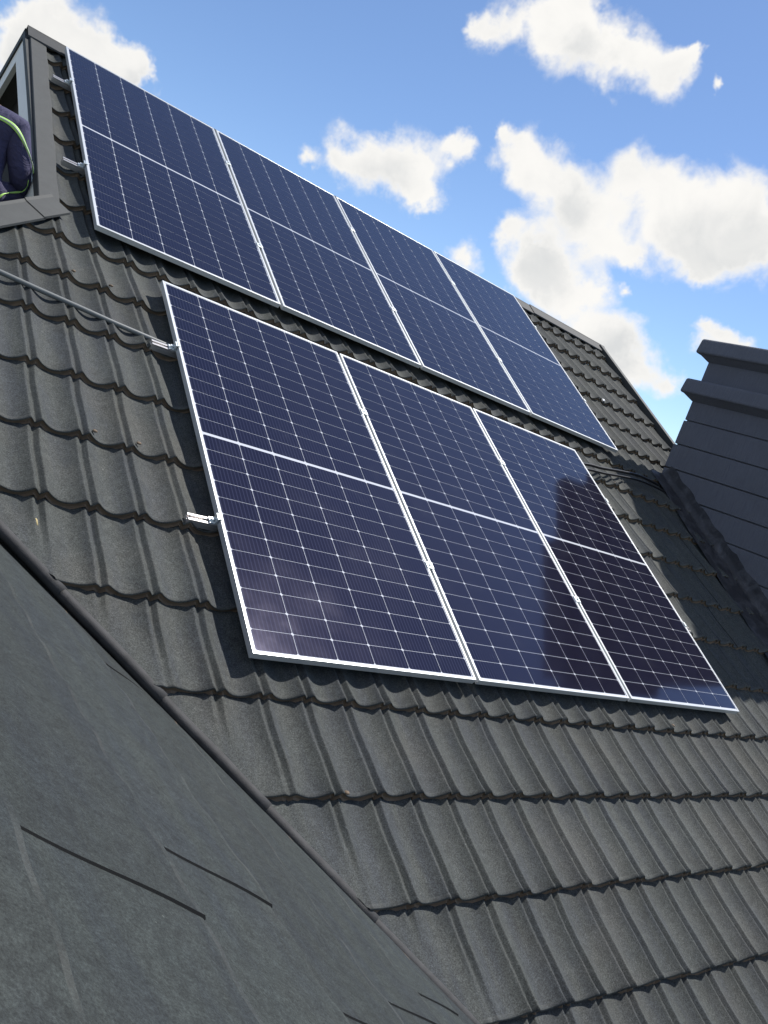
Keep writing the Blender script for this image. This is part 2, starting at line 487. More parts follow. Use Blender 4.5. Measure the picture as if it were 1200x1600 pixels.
# slanting verge under the gable
E0 = P(-.575, 2.7, -.085); E1 = P(-.522, 4.96, -.085)
ed = (E1 - E0).normalized(); eout = Vector((-ed.y, ed.x, 0)).normalized()
if eout.x > 0: eout = -eout
XR = 5.90                          # right-hand verge
RIDGE_V = 4.965

_vn = np.array([1.656, 1.358]) / math.hypot(1.656, 1.358)
FADE = lambda u, v: sstep(.03, .20, (u - .548) * _vn[0] + (v + 1.226) * _vn[1])
FADE_U = lambda u, v: sstep(.095, .17, u - (-.575 + (v - 2.7) * (.053 / 2.26)))
SAG = lambda v: -.024 * sstep(1.9, 2.7, v)
clipM = [(tuple(VA), tuple(vout)), (tuple(HG), tuple(hout)), ((XR, 0, 0), (1, 0, 0))]
lapsM = {k_: [] for k_ in range(-8, 16)}
lapsM.update({4: [4.585], 2: [4.22], 3: [4.40], 5: [4.75], -1: [1.895], -2: [2.63], 7: [4.66]})
roof = hpart(tile_sheet('tiled_roof', [M_TILE, M_BUTT, M_GUTTER_LAPSHADE], FR_MAIN, -2.0, 6.1, .055, -.128, range(-6, 8), .032, .020, .0215, lapsM, clipM, sag=SAG, fade=FADE))
clipU = [(tuple(E0), tuple(eout)), ((XR, 0, 0), (1, 0, 0)), (tuple(P(0, RIDGE_V, 0)), (0, 1, 0))]
roof2 = tile_sheet('tiled_roof_upper', [M_TILE, M_BUTT, M_GUTTER_LAPSHADE], FR_MAIN, -1.0, 6.1, .055, -.128, range(8, 14), .032, .020, .0215, lapsM, clipU, sag=SAG, fade=FADE_U)
# one mesh for the whole slope
bmj = bmesh.new(); bmj.from_mesh(roof.data); bmj.from_mesh(roof2.data); bmj.to_mesh(roof.data); bmj.free()
bpy.data.objects.remove(roof2)

# wing slope on the left, rising towards the photographer
WO = Vector((-.131, -.2975, -.3075))
FR_WING = (WO, (0, 1, 0), (-CS, 0, SN), (SN, 0, CS))
gap = 0.004
FLAT_W = lambda u, v: sstep(.02, .16, (WO.x - CS * v - VA.x) * vout.x + (WO.y + u - VA.y) * vout.y)
clipW = [(tuple(VA + vout * gap), tuple(-vout)), ((-1.71, 0, 0), (-1, 0, 0)), ((0, -6.0, 0), (0, -1, 0))]
off = WO.y
lapsW = {0: [-1.285 - off], 1: [-1.47 - off, -.10 - off], 2: [-1.262 - off], 3: [-1.50 - off], -1: [-1.085 - off], -2: [], -3: [], 4: [], 5: [], -4: [], -5: [], -6: [], -7: []}
wing = hpart(tile_sheet('wing_roof', [M_WING, M_BUTT, M_GUTTER_LAPSHADE], FR_WING, -6.2, 3.5, .04, -.172, range(-7, 6), .0035, .0, .021, lapsW, clipW, jit=.6, lap_h=.0048, tone=.10, flat=FLAT_W))

# valley gutter under both edges
def strip(name, a, b, off1, off2, mat, dz=0.0):
    q = [a + off1, a + off2, b + off2, b + off1]
    return mesh_obj(name, [p + Vector((0, 0, dz)) for p in q], [(0, 1, 2, 3)], mat)


dn = Vector((0, 0, -.085))
va, vb_ = VA - vdir * 3.0, VA + vdir * 3.2
gut = hpart(mesh_obj('valley_gutter', [va + vout * .25 + Vector((0, 0, -.10)), va + dn, va - vout * .2 + Vector((0, 0, -.10)),
                                        vb_ + vout * .25 + Vector((0, 0, -.10)), vb_ + dn, vb_ - vout * .2 + Vector((0, 0, -.10))],
                     [(0, 1, 4, 3), (1, 2, 5, 4)], M_GUTTER_LAPSHADE))
# rolled edge of the main slope along the valley: one piece per course
sv = (VB - VA).length
k0 = -7
for k in range(-7, 4):
    def at_v(v):
        t = (v - (-1.226)) / (0.43 + 1.226); return VA + (VB - VA) * t
    va_ = -.128 + k * CRS - .035; vb2 = -.128 + (k + 1) * CRS + .012
    pts = []; rad = []
    N = Vector((0, -SN, CS))
    for i in range(9):
        t = i / 8
        p = at_v(va_ + (vb2 - va_) * t) + N * (-.002 + .006 * (1 - t) + random.uniform(-.0006, .0006)) - vout * (.010 + random.uniform(-.0006, .0006))
        pts.append(p); rad.append(.0215 - .002 * t + random.uniform(-.0006, .0006))
    hpart(tube('valley_trim', pts, rad, M_ROLL, n=12))

# left-hand slope (hip end and far side of the wing), falling away to the left
hz = lambda X: 1.308 + .6009 * (X + .584)
FR_HIP = ((-.584, 0, 1.308 - .03), (0, -1, 0), (CS, 0, SN), (-SN, 0, CS))
clipH = [(tuple(HG), tuple(-hout)), ((-.54, 0, 0), (1, 0, 0)), ((-6, 6.27, 0), tuple(Vector((1, 1, 0)).normalized()))]
clipH = [(tuple(HG), tuple(-hout)), ((-.56, 0, 0), (1, 0, 0))]
hip = hpart(tile_sheet('hip_roof', [M_TILE, M_BUTT, M_GUTTER_LAPSHADE], FR_HIP, -6.0, 6.0, .05, -.37, range(-8, 1), .03, .01, .016, {}, clipH))
# back slope
RZ = RIDGE_V * SN - .085 * CS; RY = RIDGE_V * CS + .085 * SN
bk = [(-.54, RY, RZ - .02), (XR, RY, RZ - .02), (XR, RY + 5, RZ - .02 - 5 * .6009), (-.54, RY + 5, RZ - .02 - 5 * .6009)]
back = hpart(mesh_obj('back_roof', bk, [(0, 1, 2, 3)], M_TRIM))

# ridge capping: folded pieces lapped along the ridge
def cap_piece(name, a, b, side1, side2, fl, rise, mat, thick=.004):
    """folded capping from a to b; side1/side2 = downslope unit vectors"""
    a, b = Vector(a), Vector(b); up = Vector((0, 0, 1))
    s1, s2 = Vector(side1), Vector(side2)
    prof = [s1 * fl - up * .012, s1 * fl, s1 * fl * .45 + up * .004, s1 * .014 + up * .006, up * .012, s2 * .014 + up * .006, s2 * fl * .45 + up * .004, s2 * fl, s2 * fl - up * .012]
    vs = [a + p + up * (rise + .005) for p in prof] + [b + p + up * rise for p in prof]
    n = len(prof)
    fs = [(i, i + 1, n + i + 1, n + i) for i in range(n - 1)]
    o = mesh_obj(name, vs, fs, mat, smooth=False)
    return o


d_front = Vector((0, -CS, -SN)); d_back = Vector((0, CS, -SN))
xs = [-.545, .75, 2.05, 3.35, 4.65, 5.93]
for i in range(5):
    hpart(cap_piece('ridge_cap', (xs[i], RY, RZ), (xs[i + 1] + .05, RY, RZ - .003), d_front, d_back, .135, .022, M_RIDGE))
# right-hand verge trim
vt = bmesh.new()
bm_box(vt, (XR - .045, 2.2, -.118), (XR + .02, RIDGE_V - .02, -.046), .008)
hpart(bm_obj('verge_trim', vt, M_TRIM)).matrix_local
bpy.data.objects['verge_trim'].data.transform(ROT)
lv = []
for i_ in range(13):
    v_ = 2.66 + (4.90 - 2.66) * i_ / 12
    ue = -.575 + (v_ - 2.7) * (.053 / 2.26)
    for du_, w_ in ((-.004, -.100), (-.004, -.074), (.0, -.070), (.10 + .004 * math.sin(i_ * 2.1), -.0745), (.106 + .004 * math.sin(i_ * 2.1), -.079), (.106, -.100)):
        lv.append(P(ue + du_, v_, w_))
hpart(mesh_obj('verge_trim', lv, [(i_ * 6 + j_, i_ * 6 + j_ + 1, i_ * 6 + j_ + 7, i_ * 6 + j_ + 6) for i_ in range(12) for j_ in range(5)], M_TRIM))
# hip capping below the gable foot
d_hl = Vector((-CS, 0, -SN))
hs = [0.0, .13, .62, 1.2, 1.8]
hseg = [(HG + hdir * (-.10), HG + hdir * .12), (HG + hdir * .105, HG + hdir * .62), (HG + hdir * .60, HG + hdir * 1.2), (HG + hdir * 1.18, HG + hdir * 1.66)]
for a, b in hseg:
    # sides lie in the two slopes, square to the hip
    n1 = Vector((0, -SN, CS)); s1 = hdir.cross(n1).normalized()
    if s1.x < 0 and s1.y > 0: s1 = -s1
    if s1.y > 0: s1 = -s1
    n2 = Vector((-SN, 0, CS)); s2 = hdir.cross(n2).normalized()
    if s2.x > 0: s2 = -s2
    hpart(cap_piece('hip_cap', b, a, s1, s2, .125, .028, M_TRIM))

# gable: dark verge side, white boards, dark panel for the opening
def prism(name, poly, xa, xb, mat):
    """polygon in (Y,Z), extruded between two X positions"""
    n = len(poly)
    vs = [(xa, y, z) for y, z in poly] + [(xb, y, z) for y, z in poly]
    fs = [tuple(range(n)), tuple(range(2 * n - 1, n - 1, -1))] + [(i, i + n, (i + 1) % n + n, (i + 1) % n) for i in range(n)]
    o = mesh_obj(name, vs, fs, mat)
    bm = bmesh.new(); bm.from_mesh(o.data); bmesh.ops.recalc_face_normals(bm, faces=bm.faces[:]); bm.to_mesh(o.data); bm.free()
    return o


def yz(v, w): p = P(0, v, w); return (p.y, p.z)


def mir(pt): return (2 * RY - pt[0], pt[1])


def slope_band(w1, w2, v0):
    """band below the front roof line from v0 up to the ridge plane"""
    def top(w):  # where the offset line reaches Y = RY
        v = (RY + w * SN) / CS; return yz(v, w)
    return [yz(v0, w1), top(w1), top(w2), yz(v0, w2)]


def slant(o):
    """follow the slightly skew verge line"""
    for v in o.data.vertices:
        f = (v.co.z - 1.3) / (2.5 - 1.3); v.co.x += .022 * f - .022
    return o


trimA = slope_band(-.088, -.128, 2.62)
hpart(slant(prism('verge_side', trimA, -.555, -.50, M_TRIM)))
hpart(slant(prism('verge_side', [mir(p) for p in slope_band(-.075, -.135, 2.0)], -.555, -.50, M_TRIM)))
hpart(slant(prism('gable_board', slope_band(-.1285, -.272, 2.60), -.546, -.515, M_WHITE)))
hpart(slant(prism('gable_board', [mir(p) for p in slope_band(-.1355, -.255, 2.0)], -.544, -.513, M_WHITE)))
hpart(prism('gable_shade_panel', [(2.3, 1.15), (2 * RY - 2.3, 1.15), (RY, RZ - .16)], -.42, -.40, M_DARK))  # flat panel; the shade of the interior is put into its colour
# wall of the house under the eaves
wb = bmesh.new(); bm_box(wb, (-1.2, -1.6, -4.4), (5.6, 8.2, -1.9))
hpart(bm_obj('wall', wb, M_WALL))

# chimney
chim = hpart(bpy.data.objects.new('chimney', None)); link(chim)
cb = bmesh.new()
YF, YN, X0, X1 = 2.265, .36, 5.05, 5.80
zj = [1.360 - .2265 * i for i in range(9)][::-1] + [1.5855, 1.812, 2.0]
for i in range(len(zj) - 1):
    o_ = 0.0 if zj[i] > 1.8 else .006
    o_ += random.uniform(-.002, .002)
    bm_box(cb, (X0 - o_, YN - o_, zj[i] + .005), (X1, YF + o_ * 1.4, zj[i + 1] - .005), .006)
bm_box(cb, (X0 + .014, YN + .014, zj[0]), (X1 - .014, YF - .014, 2.5))
bm_box(cb, (X0, YN, 2.12), (X1, YF, 2.43), .006)
bm_box(cb, (X0 + .10, YN + .06, 2.5), (X1 - .10, 1.80, 2.86), .02)
chim.matrix_parent_inverse = Matrix.Identity(4)
shaft = bm_obj('shaft', cb, M_CHIM, chim); shaft.location = (-2.0, -1.0, 4.4)
def chimney_cap(z0, z1, ex):
    b = bmesh.new()
    lo = (X0 - ex, YN - ex, z0); hi = (X1 + ex, YF + ex + .012, z1)
    vs = bm_box(b, lo, hi, 0)
    zm = (z0 + z1) / 2
    for v in b.verts:
        if v.co.z > zm:                      # the upper edge leans in
            v.co.x += .012 if v.co.x < 5.4 else -.012
            v.co.y += .012 if v.co.y < 1.2 else -.012
        v.co.z += random.uniform(-.004, .004)
    bmesh.ops.bevel(b, geom=b.edges[:], offset=.022, segments=4, affect='EDGES', profile=.5)
    # sloping soffit down to the shaft
    r = [(X0 - ex + .012, YN - ex + .012, z0 + .01), (X1 + ex - .012, YN - ex + .012, z0 + .01), (X1 + ex - .012, YF + ex - .012, z0 + .01), (X0 - ex + .012, YF + ex - .012, z0 + .01),
         (X0 - .004, YN - .004, z0 - .045), (X1 + .004, YN - .004, z0 - .045), (X1 + .004, YF + .004, z0 - .045), (X0 - .004, YF + .004, z0 - .045)]
    vv = [b.verts.new(p) for p in r]
    for i in range(4): b.faces.new((vv[i], vv[(i + 1) % 4], vv[4 + (i + 1) % 4], vv[4 + i]))
    bmesh.ops.recalc_face_normals(b, faces=b.faces[:])
    o = bm_obj('chimney_cap', b, M_CHIM, chim, smooth=False); o.location = (-2.0, -1.0, 4.4)
    return o
chimney_cap(2.035, 2.172, .098)
chimney_cap(2.405, 2.548, .098)
# bitumen flashing dressed up the chimney's foot
ff = []; fv = []
nn = 44
prof_f = [(.0, 0), (.10, 1), (.22, 2), (.33, 3), (.385, 4), (.40, 5)]
for i in range(nn + 1):
    t = i / nn; v = 2.60 - t * 2.32
    ul = 4.865 - .128 * (2.6 - v) + .008 * math.sin(9 * v) + random.uniform(-.002, .002)
    ul = min(ul, 5.0)
    for j in range(8):
        s = j / 7
        u = ul + (5.046 - ul) * min(1, s * 1.35)
        w = -.056 + random.uniform(-.001, .001) 
        if s > .7: w += (s - .7) / .3 * (.110 + .006 * math.sin(i * 1.3) + random.uniform(-.006, .006)); u = 5.040 - (1 - s) * .02
        if j == 0: w = -.064
        fv.append(P(u, v, w))
for i in range(nn):
    for j in range(7):
        a = i * 8 + j; ff.append((a, a + 8, a + 9, a + 1))
fl = mesh_obj('flashing', fv, ff, M_FLASH, chim, smooth=True); fl.location = (-2.0, -1.0, 4.4)

# roofing screws on the ribs, a few of them daubed with sealant
def add_screw(u, v, r=.011, w=-.052):
    b = bmesh.new()
    bmesh.ops.create_icosphere(b, subdivisions=2, radius=r)
    for q in b.verts: q.co.z *= .55; q.co *= random.uniform(.85, 1.15)
    o = bm_obj('screw_head', b, M_BUTT, roof, smooth=True)
    o.matrix_parent_inverse = Matrix.Identity(4)
    o.location = P(u, v, w)
    return o
for (u, v) in [(-.452, 1.015), (-.268, 1.015), (-.452, 2.125), (-.268, 2.125), (.284, -.49), (3.9, 2.12), (2.676, -.105)]:
    add_screw(u, v)

# ------------------------------------------------------------------ solar panels
PW, PH, FT = 1.134, 2.278, .030


def frame_mesh():
    b = bmesh.new(); lip = .012
    bm_box(b, (0, 0, -FT), (lip, PH, 0), .0012)
    bm_box(b, (PW - lip, 0, -FT), (PW, PH, 0), .0012)
    bm_box(b, (lip, 0, -FT), (PW - lip, lip, -.0004), .0012)
    bm_box(b, (lip, PH - lip, -FT), (PW - lip, PH, -.0004), .0012)
    me = bpy.data.meshes.new('frame'); b.to_mesh(me); b.free(); me.materials.append(M_ALU); return me


def cells_mesh():
    vs = []; fs = []; mi = []
    z0, z1 = -.0030, -.0024
    lip = .011
    vs += [(lip, lip, z0), (PW - lip, lip, z0), (PW - lip, PH - lip, z0), (lip, PH - lip, z0)]; fs.append((0, 1, 2, 3)); mi.append(1)
    vs += [(lip, lip, -.008), (PW - lip, lip, -.008), (PW - lip, PH - lip, -.008), (lip, PH - lip, -.008)]; fs.append((7, 6, 5, 4)); mi.append(1)
    cp = .1835; rp = .0929; gx = .0028; gy = .0023; mid = .0145; ch = .0058
    x0 = (PW - 6 * cp) / 2; y0 = (PH - 24 * rp - mid) / 2
    for i in range(6):
        for j in range(24):
            a, b_ = x0 + i * cp + gx / 2, x0 + (i + 1) * cp - gx / 2
            c = y0 + j * rp + gy / 2 + (mid if j >= 12 else 0); d = c + rp - gy
            n = len(vs)
            vs += [(a + ch, c, z1), (b_ - ch, c, z1), (b_, c + ch, z1), (b_, d - ch, z1), (b_ - ch, d, z1), (a + ch, d, z1), (a, d - ch, z1), (a, c + ch, z1)]
            fs.append(tuple(range(n, n + 8))); mi.append(0)
    me = bpy.data.meshes.new('solar_cells'); me.from_pydata(vs, [], fs)
    me.materials.append(M_CELL); me.materials.append(M_SHEET); me.polygons.foreach_set('material_index', mi); me.update()
    return me


FM, CM = frame_mesh(), cells_mesh()
UO = (-.3105, 2.590, -.015)


def panel(u, v, w, label, group):
    t = thing('solar_panel', label, 'solar panel', P(u, v, w), group)
    t.rotation_euler = (TH, 0, 0)
    for nm, me in (('frame', FM), ('solar_cells', CM)):
        o = bpy.data.objects.new(nm, me); link(o); o.parent = t
    return t


PIT = PW + .020
lowl = ['solar panel of the lower row nearest the grey conduit, deep blue all over',
        'middle solar panel of the lower row, blue on its left, dark on its right',
        'lower row solar panel nearest the chimney, almost black with the chimney mirrored in it']
upl = ['solar panel of the upper row beside the gable end and the worker',
       'second solar panel from the gable end in the upper row',
       'third solar panel from the gable end in the upper row',
       'palest solar panel of the upper row, farthest from the gable, beside bare tiles']
for i in range(3): panel(i * PIT, 0, 0, lowl[i], 'solar panels on the roof')
for i in range(4): panel(UO[0] + i * PIT, UO[1], UO[2], upl[i], 'solar panels on the roof')


# rails with their clamps
def rail(v, ua, ub, w, joints, ends, label):
    t = thing('mounting_rail', label, 'rail', P(ua, v, w), 'aluminium rails under the panels')
    t.rotation_euler = (TH, 0, 0)
    L = ub - ua
    b = bmesh.new()
    # slotted section: two lips over a web
    hgt = .036
    bm_box(b, (0, -.018, -hgt), (L, .018, -.014), .001)
    bm_box(b, (0, -.018, -.0135), (L, -.006, -.0005), .001)
    bm_box(b, (0, .006, -.0135), (L, .018, -.0005), .001)
    o = bm_obj('rail_profile', b, M_RAIL, t)
    for e, sgn in ends:
        b = bmesh.new(); x = e - ua
        bm_box(b, (x - .002 if sgn > 0 else x - .034, -.017, 0.0), (x + .034 if sgn > 0 else x + .002, .017, .006), .001)
        xx = x + .004 * sgn
        bm_box(b, (min(xx, xx + .008 * sgn), -.017, .004), (max(xx, xx + .008 * sgn), .017, .033), .001)
        bm_box(b, (min(xx, xx - .014 * sgn), -.017, .0315), (max(xx, xx - .014 * sgn), .017, .0355), .001)
        r = bmesh.ops.create_cone(b, cap_ends=True, segments=10, radius1=.0075, radius2=.0075, depth=.012)
        for q in r['verts']: q.co += Vector((x + .021 * sgn, 0, .011))
        bm_obj('end_clamp', b, M_CLAMP, t)
    for e in joints:
        b = bmesh.new(); x = e - ua
        bm_box(b, (x - .021, -.020, .0312), (x + .021, .020, .0352), .001)
        bm_box(b, (x - .008, -.020, 0), (x + .008, .020, .032), .001)
        r = bmesh.ops.create_cone(b, cap_ends=True, segments=10, radius1=.0075, radius2=.0075, depth=.008)
        for q in r['verts']: q.co += Vector((x, 0, .038))
        bm_obj('mid_clamp', b, M_CLAMP, t)
    return t


LJ = [PW + .01 + i * PIT for i in range(2)]; LE = [(-.001, -1), (3 * PIT - .02 + .001, 1)]
UJ = [UO[0] + PW + .01 + i * PIT for i in range(3)]; UE = [(UO[0] - .001, -1), (UO[0] + 4 * PIT - .02 + .001, 1)]
rail(1.742, -.118, 3.532, -.0305, LJ, LE, 'upper aluminium rail of the lower panel row, its end next to the grey conduit')
rail(.640, -.125, 3.548, -.0305, LJ, LE, 'lower aluminium rail of the lower panel row, its bright end alone on tiles')
rail(4.330, -.418, 4.35, UO[2] - .0305, UJ, UE, 'topmost aluminium rail, under the upper panels near the ridge')
rail(3.240, -.428, 4.35, UO[2] - .0305, UJ, UE, 'lower aluminium rail of the upper panel row, its end beside the gable verge')


def tagged(o, label, cat):
    o['label'] = label; o['category'] = cat; return o


def origin_to(o, p):
    p = Vector(p); o.data.transform(Matrix.Translation(-p)); o.location = p; return o


# grey conduit from the left into the lower array
cp = [P(-2.2, 2.03, -.045), P(-1.4, 1.94, -.046), P(-.791, 1.888, -.046), P(-.63, 1.866, -.048), P(-.46, 1.842, -.047), P(-.281, 1.819, -.049), P(-.06, 1.797, -.05), P(.10, 1.783, -.052), P(.3, 1.77, -.056)]
tagged(origin_to(tube('conduit', [q_ - Vector((0, -.004, .006)) for q_ in cp], .0122, M_CONDUIT), cp[0]), 'thin grey conduit running over the tiles to the lower panels', 'conduit')
# black cables to the chimney
c1 = [P(3.0, 2.0, -.045), P(3.50, 2.165, -.036), P(3.75, 2.20, -.03), P(4.05, 2.265, -.030), P(4.35, 2.325, -.034), P(4.55, 2.345, -.045), P(4.72, 2.34, -.055)]
c2 = [P(3.0, 1.96, -.05), P(3.46, 2.10, -.038), P(3.75, 2.145, -.034), P(4.0, 2.20, -.036), P(4.3, 2.255, -.038), P(4.55, 2.275, -.046), P(4.76, 2.27, -.054)]
def smooth_path(p, n=6):
    out = []
    for i in range(len(p) - 1):
        a, b, c, d = p[max(i - 1, 0)], p[i], p[i + 1], p[min(i + 2, len(p) - 1)]
        for k in range(n):
            t = k / n
            out.append(.5 * ((2 * b) + (c - a) * t + (2 * a - 5 * b + 4 * c - d) * t * t + (3 * b - a - 3 * c + d) * t ** 3))
    out.append(p[-1]); return out
ca = tagged(origin_to(tube('cable', smooth_path([q_ + Vector((0, -.006, .010)) for q_ in c1]), .0115, M_CABLE), c1[0]), 'upper of two black cables lying between the panels and the chimney foot', 'cable')
cb2 = tagged(origin_to(tube('cable', smooth_path([q_ + Vector((0, -.006, .010)) for q_ in c2]), .0095, M_CABLE), c2[0]), 'lower of two black cables lying between the panels and the chimney foot', 'cable')
tb = bmesh.new(); bmesh.ops.create_icosphere(tb, subdivisions=2, radius=.013)
tie = bm_obj('cable_tie', tb, M_CLAMP, cb2, smooth=True); tie.location = P(4.02, 2.21, -.035) - c2[0]

# bits lying on the roof
b = bmesh.new()
pv = [(-.04, -.015, 0), (-.005, .02, .004), (.02, .012, .010), (.05, -.01, .004), (.01, -.022, .003), (-.01, -.008, .008)]
vv = [b.verts.new(p) for p in pv]
c0 = b.verts.new((.004, 0, .016))
for i in range(6): b.faces.new((vv[i], c0, vv[(i + 1) % 6]))
M_PAPER = simple('white_paper', (.75, .78, .82), .8)
ps = bm_obj('paper_scrap', b, M_PAPER); ps.location = P(4.93, 3.60, -.085); ps.rotation_euler = (TH, 0, .5)
sol = ps.modifiers.new('t', 'SOLIDIFY'); sol.thickness = .002
tagged(ps, 'small white scrap on the bare tiles right of the upper panels', 'scrap')
stp = [P(-.700, .520, -.082), P(-.692, .505, -.080), P(-.690, .482, -.081)]
M_STRAW = simple('straw', (.45, .36, .17), .7)
tagged(origin_to(tube('straw', stp, .0045, M_STRAW, n=6), stp[0]), 'short yellow straw lying on the tiles above the valley', 'straw')


# ------------------------------------------------------------------ worker
def skin_obj(name, pts, edges, rad, mat, parent=None, sub=2, root=0):
    me = bpy.data.meshes.new(name); me.from_pydata([tuple(p) for p in pts], edges, []); me.update()
    o = bpy.data.objects.new(name, me); link(o)
    md = o.modifiers.new('skin', 'SKIN'); md.use_smooth_shade = True
    if not me.skin_vertices: me.attributes
    sl = me.skin_vertices[0].data if me.skin_vertices else None
    if sl is None:
        bpy.context.view_layer.objects.active = o
        bpy.ops.mesh.customdata_skin_add(); sl = me.skin_vertices[0].data
    for i, r in enumerate(rad):
        sl[i].radius = r if isinstance(r, tuple) else (r, r)
        sl[i].use_root = (i == root)
    sd = o.modifiers.new('sub', 'SUBSURF'); sd.levels = sub; sd.render_levels = sub
    dg = bpy.context.evaluated_depsgraph_get(); dg.update()
    m2 = bpy.data.meshes.new_from_object(o.evaluated_get(dg)); m2.name = name
    bpy.data.objects.remove(o)
    m2.materials.clear(); m2.materials.append(mat)
    m2.polygons.foreach_set('use_smooth', [True] * len(m2.polygons))
    o = bpy.data.objects.new(name, m2); link(o)
    if parent: o.parent = parent
    return o


M_SKIN = simple('skin', (.17, .085, .05), .55, noise_amt=.1)
M_HAIR = simple('hair', (.012, .010, .009), .7)
M_BOOT = simple('boot', (.02, .018, .016), .6)


def cloth(name, col):
    mt, t, b = new_mat(name)
    v = t.vec('Object')
    n = t.noise(v, 9, 5, .6, dist=1.2); w = t.noise(v, 420, 2, .5)
    t.l.new(t.mix(n, rgb(*[c * .8 for c in col]), rgb(*[c * 1.2 for c in col])), b.inputs['Base Color'])
    b.inputs['Roughness'].default_value = .85
    h = t.math('ADD', t.math('MULTIPLY', n, 1.0), t.math('MULTIPLY', w, .05))
    t.l.new(t.bump(h, .8, .03), b.inputs['Normal'])
    return mt


M_OVER = cloth('navy_cotton', (.040, .038, .088))
M_LIME = simple('lime_band', (.42, .72, .16), .5, noise_amt=.08)
M_SILVER = simple('silver_band', (.45, .50, .42), .4)


